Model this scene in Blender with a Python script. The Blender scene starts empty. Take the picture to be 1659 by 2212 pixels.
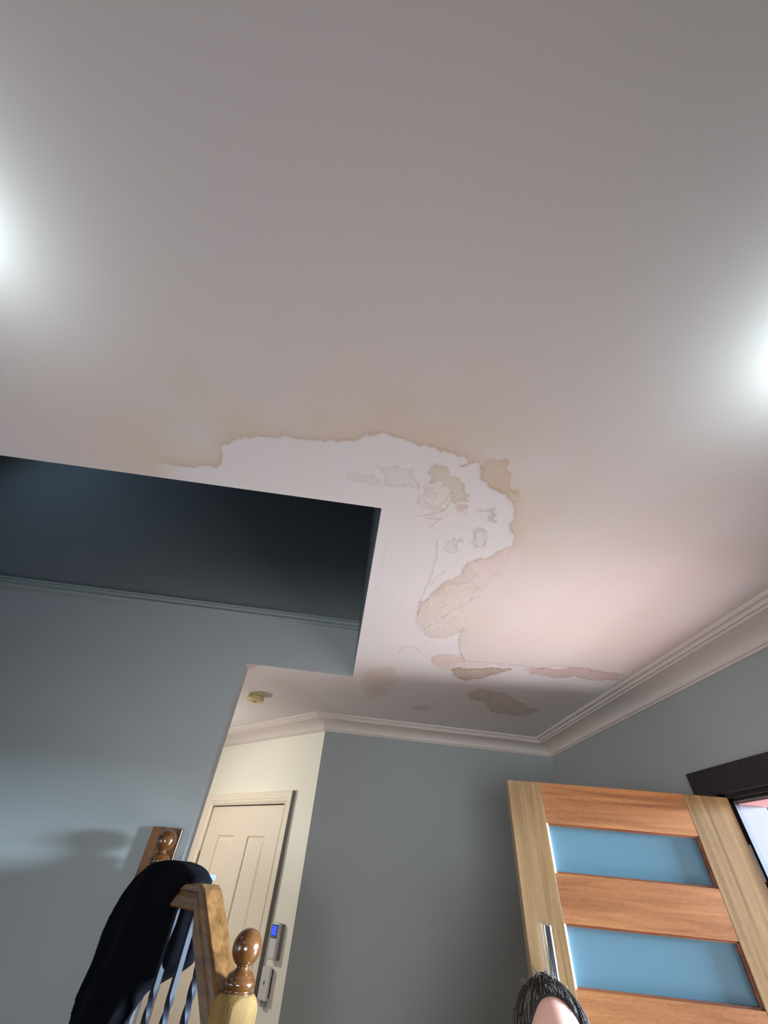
import bpy, bmesh, math, random
import numpy as np
from mathutils import Vector, Matrix
sc = bpy.context.scene
C = sc.collection
random.seed(7); rng = np.random.default_rng(11)
PI = math.pi
CZ = 1.70            # camera height above the floor
CEIL = 2.52          # ceiling height
# ------------------------------------------------------------------ camera
R = [[0.9897549899834457, 0.03908826717787412, -0.1373214009974431],
     [-0.12337647940542087, 0.7182000322504457, -0.6848116222765079],
     [0.07185613496698247, 0.6947379513489168, 0.7156646385166148]]   # columns right, forward, up
cd = bpy.data.cameras.new('camera'); cam = bpy.data.objects.new('camera', cd); C.objects.link(cam)
cd.sensor_fit = 'AUTO'; cd.sensor_width = 36; cd.lens = 824.96*36/2212; cd.clip_start = .02
m = Matrix([[R[i][0], R[i][2], -R[i][1]] for i in range(3)]).to_4x4(); m.translation = (0, 0, CZ)
cam.matrix_world = m; sc.camera = cam
# ------------------------------------------------------------------ world, lights, exposure
sc.view_settings.view_transform = 'Standard'; sc.view_settings.look = 'None'
sc.view_settings.gamma = 1; sc.view_settings.use_curve_mapping = False
sc.view_settings.exposure = 0.0
w = bpy.data.worlds.new('sky'); sc.world = w; w.use_nodes = True
w.node_tree.nodes['Background'].inputs[0].default_value = (.75, .9, 1, 1)
w.node_tree.nodes['Background'].inputs[1].default_value = .8
def lamp(name, kind, loc, energy, col, aim=None, size=.2, sy=None, spread=None):
    d = bpy.data.lights.new(name, kind); o = bpy.data.objects.new(name, d); C.objects.link(o)
    o.location = loc; d.energy = energy; d.color = col
    if kind == 'AREA':
        d.size = size
        if sy: d.shape = 'RECTANGLE'; d.size_y = sy
        if spread: d.spread = spread
    elif kind in ('POINT', 'SPOT'): d.shadow_soft_size = size
    if aim is not None:
        o.rotation_euler = (Vector(aim)-Vector(loc)).to_track_quat('-Z', 'Y').to_euler()
    return o
# daylight bounced up off the reddish paving outside the front door: a sunlit patch, the shaded porch, the yard
lamp('paving_bounce', 'AREA', (2.40, .68, .05), 31, (1, .95, .97), aim=(1.0, 1.2, 2.5), size=.7, sy=.4)
lamp('porch_bounce', 'AREA', (2.7, 1.30, .06), 85, (1, .98, .98), aim=(.2, 1.1, 2.5), size=1.8, sy=1.6)
lamp('yard_bounce', 'AREA', (3.6, 1.5, .055), 185, (1, .98, .98), aim=(.2, 1.1, 2.5), size=2.6, sy=1.6)
# sky seen low through the front door
lamp('door_sky', 'AREA', (10, -.1, 2.8), 10500, (.62, .81, 1), aim=(0, 1.7, 1.6), size=2.2, sy=1.6)
# added fill lights behind the camera and at the left, no windows there
lamp('rear_fill', 'AREA', (-.3, -2.1, 1.3), 9.5, (.92, .96, 1), aim=(.6, 3, 1.9), size=1.2, sy=.8, spread=math.radians(60))
lamp('left_fill', 'AREA', (-3.0, -.3, 1.3), 14, (.82, .92, 1), aim=(1, 1.5, 1.8), size=1.4, sy=1.2, spread=math.radians(120))
# warm lamp of the hall, hidden behind the stair wall
lamp('hall_light', 'POINT', (-1.35, 3.05, 1.95), 25, (1, .95, .88), size=.07)
# window on the upper storey
lamp('upper_window', 'AREA', (-2.6, 1.4, 3.9), 4.2, (.45, .68, 1), aim=(0, 2.2, 3.2), size=.8, sy=.8)
# the two ceiling lamps either side of the camera
LAMPS = [(-.86, .21, 2.43), (.875, .17, 2.425)]
for p, e in zip(LAMPS, (2.1, 3.6)): lamp('ceiling_lamp_light', 'POINT', (p[0], p[1], p[2]-.02), e, (.78, .97, 1), size=.05)

# ------------------------------------------------------------------ materials
def s2l(c): return tuple((x/255/12.92 if x/255 <= .04045 else ((x/255+.055)/1.055)**2.4) for x in c)
MAT = {}
def mat(name, rgb, rough=.7, spec=.3, metal=0, bump=0, bscale=300, var=0, vscale=6, coat=0, emit=0, sheen=0):
    if name in MAT: return MAT[name]
    m = bpy.data.materials.new(name); m.use_nodes = True; nt = m.node_tree; b = nt.nodes['Principled BSDF']
    col = s2l(rgb)+(1,)
    b.inputs['Base Color'].default_value = col; b.inputs['Roughness'].default_value = rough
    b.inputs['Specular IOR Level'].default_value = spec; b.inputs['Metallic'].default_value = metal
    b.inputs['Coat Weight'].default_value = coat; b.inputs['Coat Roughness'].default_value = .08
    b.inputs['Sheen Weight'].default_value = sheen
    tc = nt.nodes.new('ShaderNodeTexCoord')
    if emit:
        b.inputs['Emission Color'].default_value = col; b.inputs['Emission Strength'].default_value = emit
    if var:
        n = nt.nodes.new('ShaderNodeTexNoise'); n.inputs['Scale'].default_value = vscale; n.inputs['Detail'].default_value = 4
        nt.links.new(tc.outputs['Object'], n.inputs['Vector'])
        mx = nt.nodes.new('ShaderNodeMix'); mx.data_type = 'RGBA'
        mx.inputs['A'].default_value = tuple(x*(1-var) for x in col[:3])+(1,); mx.inputs['B'].default_value = tuple(min(1, x*(1+var)) for x in col[:3])+(1,)
        nt.links.new(n.outputs['Fac'], mx.inputs['Factor']); nt.links.new(mx.outputs['Result'], b.inputs['Base Color'])
    if bump:
        n = nt.nodes.new('ShaderNodeTexNoise'); n.inputs['Scale'].default_value = bscale; n.inputs['Detail'].default_value = 3
        nt.links.new(tc.outputs['Object'], n.inputs['Vector'])
        bp = nt.nodes.new('ShaderNodeBump'); bp.inputs['Strength'].default_value = bump; bp.inputs['Distance'].default_value = .001
        nt.links.new(n.outputs['Fac'], bp.inputs['Height']); nt.links.new(bp.outputs['Normal'], b.inputs['Normal'])
    MAT[name] = m; return m
def wood(name, dark, light, axis='Z', scale=1.0, rough=.35, coat=.3, figure=0):
    if name in MAT: return MAT[name]
    m = bpy.data.materials.new(name); m.use_nodes = True; nt = m.node_tree; b = nt.nodes['Principled BSDF']
    tc = nt.nodes.new('ShaderNodeTexCoord'); mp = nt.nodes.new('ShaderNodeMapping')
    s = {'X': (2.2, 38, 38), 'Y': (38, 2.2, 38), 'Z': (38, 38, 2.2)}[axis]
    mp.inputs['Scale'].default_value = tuple(v*scale for v in s)
    nt.links.new(tc.outputs['Object'], mp.inputs['Vector'])
    n = nt.nodes.new('ShaderNodeTexNoise'); n.inputs['Scale'].default_value = 1; n.inputs['Detail'].default_value = 6; n.inputs['Distortion'].default_value = .6
    nt.links.new(mp.outputs['Vector'], n.inputs['Vector'])
    mp2 = nt.nodes.new('ShaderNodeMapping')
    s2 = {'X': (60, 500, 500), 'Y': (500, 60, 500), 'Z': (500, 500, 60)}[axis]
    mp2.inputs['Scale'].default_value = s2
    nt.links.new(tc.outputs['Object'], mp2.inputs['Vector'])
    n2 = nt.nodes.new('ShaderNodeTexNoise'); n2.inputs['Scale'].default_value = 1; n2.inputs['Detail'].default_value = 3
    nt.links.new(mp2.outputs['Vector'], n2.inputs['Vector'])
    mx0 = nt.nodes.new('ShaderNodeMath'); mx0.operation = 'MULTIPLY_ADD'; mx0.inputs[1].default_value = .35
    nt.links.new(n2.outputs['Fac'], mx0.inputs[0]); nt.links.new(n.outputs['Fac'], mx0.inputs[2])
    cr = nt.nodes.new('ShaderNodeValToRGB')
    cr.color_ramp.elements[0].position = .42; cr.color_ramp.elements[1].position = .85
    cr.color_ramp.elements[0].color = s2l(dark)+(1,); cr.color_ramp.elements[1].color = s2l(light)+(1,)
    nt.links.new(mx0.outputs[0], cr.inputs['Fac']); nt.links.new(cr.outputs['Color'], b.inputs['Base Color'])
    b.inputs['Roughness'].default_value = rough; b.inputs['Coat Weight'].default_value = coat; b.inputs['Coat Roughness'].default_value = .12
    bp = nt.nodes.new('ShaderNodeBump'); bp.inputs['Strength'].default_value = .15; bp.inputs['Distance'].default_value = .0006
    nt.links.new(n2.outputs['Fac'], bp.inputs['Height']); nt.links.new(bp.outputs['Normal'], b.inputs['Normal'])
    MAT[name] = m; return m
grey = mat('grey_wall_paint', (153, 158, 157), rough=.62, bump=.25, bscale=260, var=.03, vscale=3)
greyup = mat('upper_wall_grey', (104, 110, 110), rough=.7, bump=.25, bscale=260)  # darker grey than the wall below the moulding
cream = mat('cream_paint', (232, 228, 214), rough=.5, bump=.15, bscale=200, var=.02)
creamdoor = mat('cream_door_gloss', (228, 217, 198), rough=.42, bump=.12, bscale=160)
plaster = mat('cornice_plaster', (206, 196, 190), rough=.75, bump=.2, bscale=160, var=.04, vscale=4)
trimgrey = mat('grey_moulding_paint', (140, 147, 146), rough=.5)
darktimber = wood('dark_stained_timber', (14, 9, 12), (34, 22, 25), 'Z', rough=.6, coat=.05)
doorV = wood('door_timber_upright', (100, 76, 44), (152, 121, 80), 'Z')
doorH = wood('door_timber_crosswise', (112, 66, 34), (168, 114, 70), 'X')
beadm = wood('door_bead_timber', (92, 50, 30), (140, 84, 52), 'X')
railw = wood('handrail_timber', (66, 42, 19), (114, 79, 44), 'X', rough=.28, coat=.5)
newelw = wood('newel_timber', (56, 32, 13), (98, 60, 28), 'Z', rough=.22, coat=.7)
plankw = wood('stained_plank_timber', (62, 36, 18), (122, 76, 36), 'Z', rough=.3, coat=.4)
iron = mat('black_iron', (16, 20, 32), rough=.6, spec=.25)
glassm = mat('frosted_glass', (86, 120, 136), rough=.28, spec=.5, bump=.3, bscale=900)
chrome = mat('chrome', (225, 228, 232), rough=.12, metal=1)
floorm = wood('floor_boards', (110, 72, 44), (160, 112, 72), 'X', rough=.4)
fabric = mat('black_navy_fleece', (5, 5, 11), rough=.95, spec=.1, bump=.8, bscale=500)
# ------------------------------------------------------------------ helpers
def finish(bm, smooth=False):
    bmesh.ops.remove_doubles(bm, verts=bm.verts, dist=1e-6)
    bmesh.ops.recalc_face_normals(bm, faces=bm.faces)
    if smooth:
        for f in bm.faces: f.smooth = True
def obj(name, bm, m, parent=None, smooth=False, bevel=0, fin=True, loc=None):
    if fin: finish(bm, smooth)
    me = bpy.data.meshes.new(name); bm.to_mesh(me); bm.free()
    for mm in (m if isinstance(m, (list, tuple)) else [m]): me.materials.append(mm)
    o = bpy.data.objects.new(name, me); C.objects.link(o)
    if parent: o.parent = parent
    if loc: o.location = loc
    if bevel:
        bv = o.modifiers.new('bevel', 'BEVEL'); bv.width = bevel; bv.segments = 3; bv.limit_method = 'ANGLE'; bv.angle_limit = math.radians(40)
    return o
def thing(name, label, cat, loc=(0, 0, 0), rz=0, group=None):
    o = bpy.data.objects.new(name, None); C.objects.link(o); o.empty_display_size = .05
    o.location = loc; o.rotation_euler = (0, 0, rz); tag(o, label, cat, group); return o
def tag(o, label, cat, group=None):
    o['label'] = label; o['category'] = cat
    if group: o['group'] = group
    return o
def struct(name, bm, m, parent=None, label=None, **k):
    o = obj(name, bm, m, parent, **k)
    if not parent: o['kind'] = 'structure'
    return o
def box(bm, a, b):
    x0, y0, z0 = a; x1, y1, z1 = b
    v = [bm.verts.new(p) for p in [(x0,y0,z0),(x1,y0,z0),(x1,y1,z0),(x0,y1,z0),(x0,y0,z1),(x1,y0,z1),(x1,y1,z1),(x0,y1,z1)]]
    for f in [(0,3,2,1),(4,5,6,7),(0,1,5,4),(1,2,6,5),(2,3,7,6),(3,0,4,7)]: bm.faces.new([v[i] for i in f])
    return bm
def BM(): return bmesh.new()
def prism(bm, poly, z0, z1):
    a = [bm.verts.new((x, y, z0)) for x, y in poly]; b = [bm.verts.new((x, y, z1)) for x, y in poly]
    n = len(poly); bm.faces.new(a); bm.faces.new(b[::-1])
    for i in range(n): bm.faces.new((a[i], a[(i+1) % n], b[(i+1) % n], b[i]))
    return bm
def hexa(bm, P):          # 8 points: bottom loop then top loop
    v = [bm.verts.new(p) for p in P]
    for f in [(0,3,2,1),(4,5,6,7),(0,1,5,4),(1,2,6,5),(2,3,7,6),(3,0,4,7)]: bm.faces.new([v[i] for i in f])
    return bm
def loft(bm, loops, cap=True, close=True):
    L = [[bm.verts.new(p) for p in l] for l in loops]; n = len(L[0])
    for a, b in zip(L, L[1:]):
        for i in range(n if close else n-1): bm.faces.new((a[i], a[(i+1) % n], b[(i+1) % n], b[i]))
    if cap and close: bm.faces.new(L[0][::-1]); bm.faces.new(L[-1])
    return bm
def lathe(bm, prof, n=40, c=(0, 0, 0)):
    return loft(bm, [[(c[0]+r*math.cos(2*PI*i/n), c[1]+r*math.sin(2*PI*i/n), c[2]+z) for i in range(n)] for r, z in prof])
def tube(bm, pts, r, n=8, cap=True):
    pts = [Vector(p) for p in pts]; loops = []
    rs = r if isinstance(r, (list, tuple)) else [r]*len(pts)
    t0 = (pts[1]-pts[0]).normalized(); up = Vector((0, 0, 1)) if abs(t0.z) < .9 else Vector((1, 0, 0))
    a = t0.cross(up).normalized()
    for i, p in enumerate(pts):
        t = (pts[min(i+1, len(pts)-1)]-pts[max(i-1, 0)]).normalized()
        a = (a-t*a.dot(t)).normalized(); b = t.cross(a)
        loops.append([p+(a*math.cos(2*PI*k/n)+b*math.sin(2*PI*k/n))*rs[i] for k in range(n)])
    return loft(bm, loops, cap)
def sweep(bm, path, prof, side):   # path: plan points, prof: (distance from wall, z); side +1/-1 = which side of travel the room lies
    P = [Vector(p) for p in path]; loops = []
    for i, p in enumerate(P):
        ds = []
        if i > 0: ds.append((P[i]-P[i-1]).normalized())
        if i < len(P)-1: ds.append((P[i+1]-P[i]).normalized())
        ns = [Vector((-d.y, d.x))*side for d in ds]
        n = sum(ns, Vector((0, 0))); n.normalize(); n = n/max(.3, n.dot(ns[0]))
        loops.append([(p.x+n.x*d, p.y+n.y*d, z) for d, z in prof])
    return loft(bm, loops)
# ------------------------------------------------------------------ room shell
XR, YB, YW, YW2 = 1.579, 3.10, 2.20, 2.29
VX, VY = .037, .833                       # corner of the stair void in the ceiling
XL, YF = -3.2, -2.3                       # unseen left and front extents
D2 = math.sqrt(.5)
CX, CY = -.095, 3.10                      # external corner of the grey and the cream wall
DF = lambda s, n=0: (CX-D2*s-D2*n, CY+D2*s-D2*n)   # along the diagonal cream wall, n towards the hall
b = BM(); box(b, (XL-.2, YF-.2, -.1), (XR+.14, 5.6, 0)); struct('floor', b, floorm)
b = BM(); box(b, (CX, YB, 0), (XR, YB+.12, CEIL)); struct('wall_back', b, grey)
b = BM()
OY0, OY1, OZ = .80, 1.757, 2.056
box(b, (XR, YF, 0), (XR+.14, OY0, CEIL)); box(b, (XR, OY1, 0), (XR+.14, YB+.12, CEIL)); box(b, (XR, OY0, OZ), (XR+.14, OY1, CEIL))
struct('wall_right', b, grey)
b = BM()
box(b, (XL, YW, 0), (-.5626, YW2, CEIL+.29)); box(b, (-.5626, YW, CEIL+.001), (VX+.1, YW2, CEIL+.29))
struct('wall_stairwell', b, grey)
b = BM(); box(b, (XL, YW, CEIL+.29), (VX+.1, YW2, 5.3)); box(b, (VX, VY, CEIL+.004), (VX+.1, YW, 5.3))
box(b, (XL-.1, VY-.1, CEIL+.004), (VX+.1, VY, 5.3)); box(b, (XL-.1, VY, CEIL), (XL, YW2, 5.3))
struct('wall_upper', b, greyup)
b = BM(); box(b, (XL-.1, VY-.1, 5.3), (VX+.1, YW2, 5.4)); struct('ceiling_upper', b, mat('upper_ceiling_paint', (190, 188, 186)))
b = BM(); box(b, (XL-.1, YF, 0), (XL, 5.5, CEIL)); struct('wall_left', b, grey)
b = BM(); box(b, (XL, YF-.1, 0), (XR+.14, YF, CEIL)); struct('wall_front', b, grey)
b = BM(); box(b, (XL, 5.4, 0), (-2.3, 5.5, CEIL)); struct('wall_hall', b, cream)
# diagonal cream wall with the door opening
b = BM()
S0, S1, SH = .261, 1.109, 2.034
def dseg(bm, s0, s1, n0, n1, z0, z1):
    prism(bm, [DF(s0, n0), DF(s1, n0), DF(s1, n1), DF(s0, n1)], z0, z1)
dseg(b, 0, S0, 0, -.1, 0, CEIL); dseg(b, S1, 3.2, 0, -.1, 0, CEIL); dseg(b, S0, S1, 0, -.1, SH, CEIL)
struct('wall_diagonal', b, cream)
# moulding at the upper floor level
b = BM()
pr = [(0, 2.797), (.012, 2.797), (.016, 2.803), (.016, 2.812), (.008, 2.818), (.006, 2.826), (.010, 2.834), (.010, 2.840), (.004, 2.843), (.014, 2.847), (.014, 2.853), (.006, 2.857), (0, 2.862)]
sweep(b, [(VX, YW), (XL, YW)], pr, 1); struct('trim_1', b, trimgrey)
# cornice
pr = [(0, CEIL-.072), (.010, CEIL-.072), (.014, CEIL-.066), (.022, CEIL-.064), (.026, CEIL-.056)]
for k in range(9):
    a = k/8*PI/2; pr.append((.026+.094*(1-math.cos(a)), CEIL-.056+.036*math.sin(a)))
pr += [(.128, CEIL-.020), (.130, CEIL-.013), (.146, CEIL-.016), (.152, CEIL-.009), (.160, CEIL-.006), (.172, CEIL-.010), (.180, CEIL-.006), (.184, CEIL+.003), (0, CEIL+.003)]
b = BM(); sweep(b, [(XR, YF), (XR, YB), (CX, YB), DF(3.2)], pr, 1)
struct('trim_2', b, plaster)
# ------------------------------------------------------------------ the water-damaged ceiling
STAINS = {"loss": [(-0.4483, 0.7602), (-0.4188, 0.7128), (-0.4177, 0.6916), (-0.3931, 0.6654), (-0.3655, 0.6468), (-0.3147, 0.6334), (-0.2593, 0.6311), (-0.2155, 0.6115), (-0.1425, 0.609), (-0.0636, 0.5995), (-0.0232, 0.5763), (0.0114, 0.5645), (0.0485, 0.5724), (0.0985, 0.5811), (0.1604, 0.585), (0.2061, 0.595), (0.2342, 0.6023), (0.2408, 0.6169), (0.2297, 0.6318), (0.258, 0.6153), (0.2759, 0.62), (0.2937, 0.6564), (0.3229, 0.6821), (0.3581, 0.6914), (0.3774, 0.7004), (0.3823, 0.7217), (0.412, 0.7426), (0.4334, 0.7884), (0.4414, 0.8534), (0.4693, 0.8679), (0.4823, 0.9145), (0.4618, 0.9435), (0.4239, 0.9953), (0.3669, 1.0375), (0.3675, 1.111), (0.3174, 1.1712), (0.2958, 1.2473), (0.2546, 1.3339), (0.2699, 1.4643), (0.3336, 1.6083), (0.4224, 1.6213), (0.4815, 1.5226), (0.5154, 1.6935), (0.555, 1.7881), (0.4589, 1.7729), (0.4141, 1.8301), (0.4495, 1.9361), (0.566, 1.9617), (0.7091, 1.8325), (0.8657, 1.8077), (0.9627, 1.8131), (1.0316, 1.7566), (1.2357, 1.7872), (1.3644, 1.7828), (1.4148, 2.0218), (1.418, 2.3949), (1.3721, 2.8392), (1.2205, 2.9663), (0.8111, 2.956), (0.4098, 3.1861), (-0.1198, 2.7338), (-0.2858, 2.2987), (-0.15, 2.15), (-0.15, 1.0), (-0.561, 0.9629), (-0.5729, 0.7832)], "b1": [(0.1442, 0.6541), (0.1614, 0.6444), (0.1935, 0.645), (0.2173, 0.6623), (0.2385, 0.6929), (0.2671, 0.7236), (0.2746, 0.7504), (0.2564, 0.7597), (0.2522, 0.7703), (0.2328, 0.749), (0.2196, 0.7235), (0.202, 0.7178), (0.1992, 0.695), (0.1801, 0.6986), (0.1585, 0.6905)], "b2": [(0.2599, 0.7727), (0.2923, 0.7782), (0.2843, 0.8102), (0.2647, 0.8121)], "b3": [(0.3204, 0.7968), (0.3396, 0.7807), (0.365, 0.7677), (0.3766, 0.7937), (0.392, 0.8178), (0.3852, 0.832), (0.3671, 0.8081), (0.3485, 0.7952)], "e1": [(0.3393, 0.8792), (0.3558, 0.8645), (0.3788, 0.8709), (0.3893, 0.9081), (0.3929, 0.9436), (0.3709, 0.9533), (0.3522, 0.9327), (0.3543, 0.9037)], "e2": [(0.2938, 0.9283), (0.3132, 0.9314), (0.32, 0.9794), (0.3018, 1.0013), (0.2851, 0.9921), (0.2851, 0.9544)], "pk": [(0.3622, 1.044), (0.4322, 0.9961), (0.4707, 0.9466), (0.4846, 0.9044), (0.5047, 0.9827), (0.4912, 1.0972), (0.4629, 1.1972), (0.418, 1.1662), (0.4197, 1.1138), (0.3789, 1.0794)], "h1": [(-0.0797, 0.7126), (-0.0565, 0.7048), (-0.011, 0.6998), (0.0158, 0.7051), (0.0152, 0.7228), (-0.081, 0.7374)], "h2": [(0.0243, 0.678), (0.0625, 0.6643), (0.1025, 0.6719), (0.1292, 0.696), (0.1251, 0.7234), (0.086, 0.7309), (0.0287, 0.7238)], "h3": [(0.139, 0.7118), (0.1696, 0.7113), (0.2058, 0.7225), (0.2285, 0.7594), (0.2217, 0.8002), (0.1788, 0.819), (0.1438, 0.7857), (0.1499, 0.7462)], "i1": [(0.2559, 1.3703), (0.2781, 1.2926), (0.3175, 1.2623), (0.3268, 1.1878), (0.3753, 1.1392), (0.4344, 1.1623), (0.4556, 1.2321), (0.4745, 1.3912), (0.4815, 1.5226), (0.3966, 1.4723), (0.3839, 1.5944), (0.3182, 1.5849), (0.2774, 1.5038)], "j1": [(0.5273, 1.955), (0.5622, 1.9013), (0.6385, 1.9141), (0.7179, 1.8592), (0.8251, 1.838), (0.7881, 1.9231), (0.7174, 2.0105), (0.6317, 2.0652), (0.5654, 2.0263)], "j2": [(0.4118, 1.8196), (0.4589, 1.7729), (0.5452, 1.7691), (0.5694, 1.8402), (0.4894, 1.8997), (0.4419, 1.9023)], "j3": [(0.8782, 1.8394), (0.9597, 1.7788), (1.03, 1.804), (1.0974, 1.7478), (1.2392, 1.7503), (1.3433, 1.7471), (1.3525, 1.8241), (1.2552, 1.8686), (1.1437, 1.8412), (1.0696, 1.8902), (0.9407, 1.8747)], "k1": [(0.7044, 2.2294), (0.7653, 2.1633), (0.901, 2.1695), (0.9501, 2.2301), (1.062, 2.305), (1.1958, 2.3872), (1.1498, 2.5274), (0.9345, 2.5135), (0.8561, 2.3626), (0.7483, 2.3339)], "m1": [(0.2815, 0.6174), (0.3003, 0.5903), (0.3443, 0.5979), (0.3802, 0.6573), (0.4104, 0.7162), (0.3812, 0.696), (0.329, 0.6845), (0.3036, 0.6631)], "d1": [(0.1238, 2.0682), (0.2405, 2.0005), (0.2878, 2.1843), (0.2582, 2.4233), (0.1703, 2.5389), (0.0882, 2.2495)], "d2": [(0.4421, 2.5755), (0.5515, 2.5262), (0.5802, 2.5898), (0.4849, 2.6446)]}
CRACKS = {"c1": [(0.2412, 0.9468), (0.2512, 1.0255), (0.2592, 1.1212), (0.2595, 1.2038), (0.2532, 1.3271), (0.2643, 1.4456)], "c2": [(0.0898, 0.9243), (0.0786, 1.0371), (0.0741, 1.0919), (0.0879, 1.1755), (0.0801, 1.2892), (0.1077, 1.3344), (0.1136, 1.4447), (0.1524, 1.5584)], "c3": [(0.4718, 1.5252), (0.5092, 1.6953), (0.573, 1.8277), (0.7004, 1.8063), (0.8386, 1.7986), (0.9582, 1.8026), (1.002, 1.7428), (1.1629, 1.739), (1.3622, 1.7591)], "c4": [(0.1551, 0.8447), (0.1956, 0.8302), (0.2302, 0.7945), (0.2361, 0.7618)], "c5": [(0.1851, 0.8492), (0.227, 0.8407), (0.2002, 0.8855)], "c6": [(0.282, 1.2676), (0.3351, 1.1858), (0.39, 1.1603), (0.4155, 1.1)], "c7": [(0.4062, 1.3549), (0.4355, 1.289), (0.4701, 1.2319)], "c8": [(0.3058, 1.5974), (0.3259, 1.5208), (0.3584, 1.4824), (0.3872, 1.3942)], "c9": [(0.2404, 1.837), (0.2539, 1.748), (0.3156, 1.7406), (0.3551, 1.8033)], "c10": [(0.2699, 1.2109), (0.2735, 1.1629), (0.3077, 1.1101)], "c11": [(0.6107, 2.3331), (0.6623, 2.3812), (0.727, 2.3581)], "c12": [(0.9712, 2.2875), (1.0679, 2.3199), (1.105, 2.2727), (1.1793, 2.3485), (1.234, 2.3107)], "c13": [(1.1759, 2.5173), (1.2127, 2.4267), (1.2682, 2.4526)]}
def dist_poly(px, py, poly, closed=True):
    n = len(poly); d = np.full(px.shape, 9.0); ins = np.zeros(px.shape, bool)
    for i in range(n if closed else n-1):
        ax, ay = poly[i]; bx, by = poly[(i+1) % n]
        ex, ey = bx-ax, by-ay; L = ex*ex+ey*ey+1e-12
        t = np.clip(((px-ax)*ex+(py-ay)*ey)/L, 0, 1)
        d = np.minimum(d, np.hypot(px-ax-t*ex, py-ay-t*ey))
        if closed:
            c = ((ay > py) != (by > py)); xx = ax+(py-ay)*ex/(ey if abs(ey) > 1e-9 else 1e-9)
            ins ^= c & (px < xx)
    return np.where(ins, -d, d) if closed else d
def vnoise(px, py, s, seed):
    g = np.random.default_rng(seed).random((256, 256)); x = px/s+50; y = py/s+50
    xi = np.floor(x).astype(int); yi = np.floor(y).astype(int); fx = x-xi; fy = y-yi
    fx = fx*fx*(3-2*fx); fy = fy*fy*(3-2*fy); G = lambda i, j: g[i % 256, j % 256]
    return (G(xi, yi)*(1-fx)+G(xi+1, yi)*fx)*(1-fy)+(G(xi, yi+1)*(1-fx)+G(xi+1, yi+1)*fx)*fy
def fbm(px, py, s, seed, o=4):
    r = 0; a = 1; t = 0
    for k in range(o): r = r+a*(vnoise(px, py, s/2**k, seed+k)-.5); t += a; a *= .5
    return r/t*2
def ss(a, b, x):
    t = np.clip((x-a)/(b-a), 0, 1); return t*t*(3-2*t)
STEP = .0036
xs = np.unique(np.concatenate([[XL, -2, -1.5, -1, -.8, -.65], np.arange(-.55, 1.40, STEP), [VX, 1.45, 1.5, XR]]))
ys = np.unique(np.concatenate([[YF, -1.5, -.8, -.3, 0, .2, .4], np.arange(.5, 3.0, STEP), [VY, YW, 3.05, YB, 3.4, 3.8, 4.3, 5.5]]))
xs = xs[np.concatenate([[True], np.diff(xs) > 1e-5])]; ys = ys[np.concatenate([[True], np.diff(ys) > 1e-5])]
X, Y = np.meshgrid(xs, ys, indexing='ij')
wx = X+.016*fbm(X, Y, .06, 3)+.009*fbm(X, Y, .018, 8); wy = Y+.016*fbm(X, Y, .06, 23)+.009*fbm(X, Y, .018, 28)
base = np.array(s2l((205, 198, 197))); col = np.ones(X.shape+(3,))*base; Z = np.zeros(X.shape)
def blend(mask, rgb):
    global col
    c = np.array(s2l(rgb)); col = col*(1-mask[..., None])+c*mask[..., None]
big = fbm(X, Y, .35, 40)
blend(np.clip(.30+big*.9, 0, .5)*ss(.2, .7, Y)*(1-ss(2.3, 2.8, Y)), (206, 190, 184))
dl = dist_poly(wx, wy, STAINS['loss'])
reach = (1-ss(0, .34, dl))*ss(2.6, .9, Y+np.maximum(0, X)*.0)
upper = 1-ss(1.15, 1.9, Y)
blend(np.clip((dl > 0)*reach*upper*(.50+.6*fbm(X, Y, .12, 60)), 0, 1), (200, 186, 168))
blend((dl > 0)*(1-ss(.0, .05, dl))*upper*.35, (190, 172, 150))
blend((dl > 0)*(1-ss(.0, .010, dl))*(.12+.40*upper), (172, 150, 128))
pink_bounce = np.exp(-(((X-.98)/.34)**2+((Y-1.25)/.45)**2)); blend((dl > 0)*pink_bounce*.25, (214, 192, 194))  # pink bounce light from the doorway, painted into the ceiling colour
blend((dl <= 0)*ss(0, -.006, dl)*(1-ss(1.9, 2.2, Y)*.6)*.9, (212, 208, 209))
blend((dl <= 0)*np.clip(fbm(X, Y, .2, 71), 0, 1)*.4, (216, 200, 194))
Z += np.where(dl < 0, -.0006*ss(0, -.004, dl)*-1, 0)+.0005*fbm(X, Y, .03, 90)*(dl < 0)
Z -= .0006*np.exp(-(dl/.006)**2)
w2x = wx+.016*fbm(X, Y, .035, 103)+.008*fbm(X, Y, .013, 108); w2y = wy+.016*fbm(X, Y, .035, 123)+.008*fbm(X, Y, .013, 128)
def patch(key, rgb, op, rim=None, ring=0, h=0, soft=.004):
    d = dist_poly(w2x, w2y, STAINS[key]); mk = 1-ss(-soft, soft, d)
    blend(mk*op*.72*(.85+.3*fbm(X, Y, .05, len(key)*7+ord(key[0]))), rgb)
    if rim: blend(np.exp(-((d+.002)/.0045)**2)*rim[1]*.75*(.7+.8*fbm(X, Y, .03, 19)), rim[0])
    return d, mk
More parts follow.
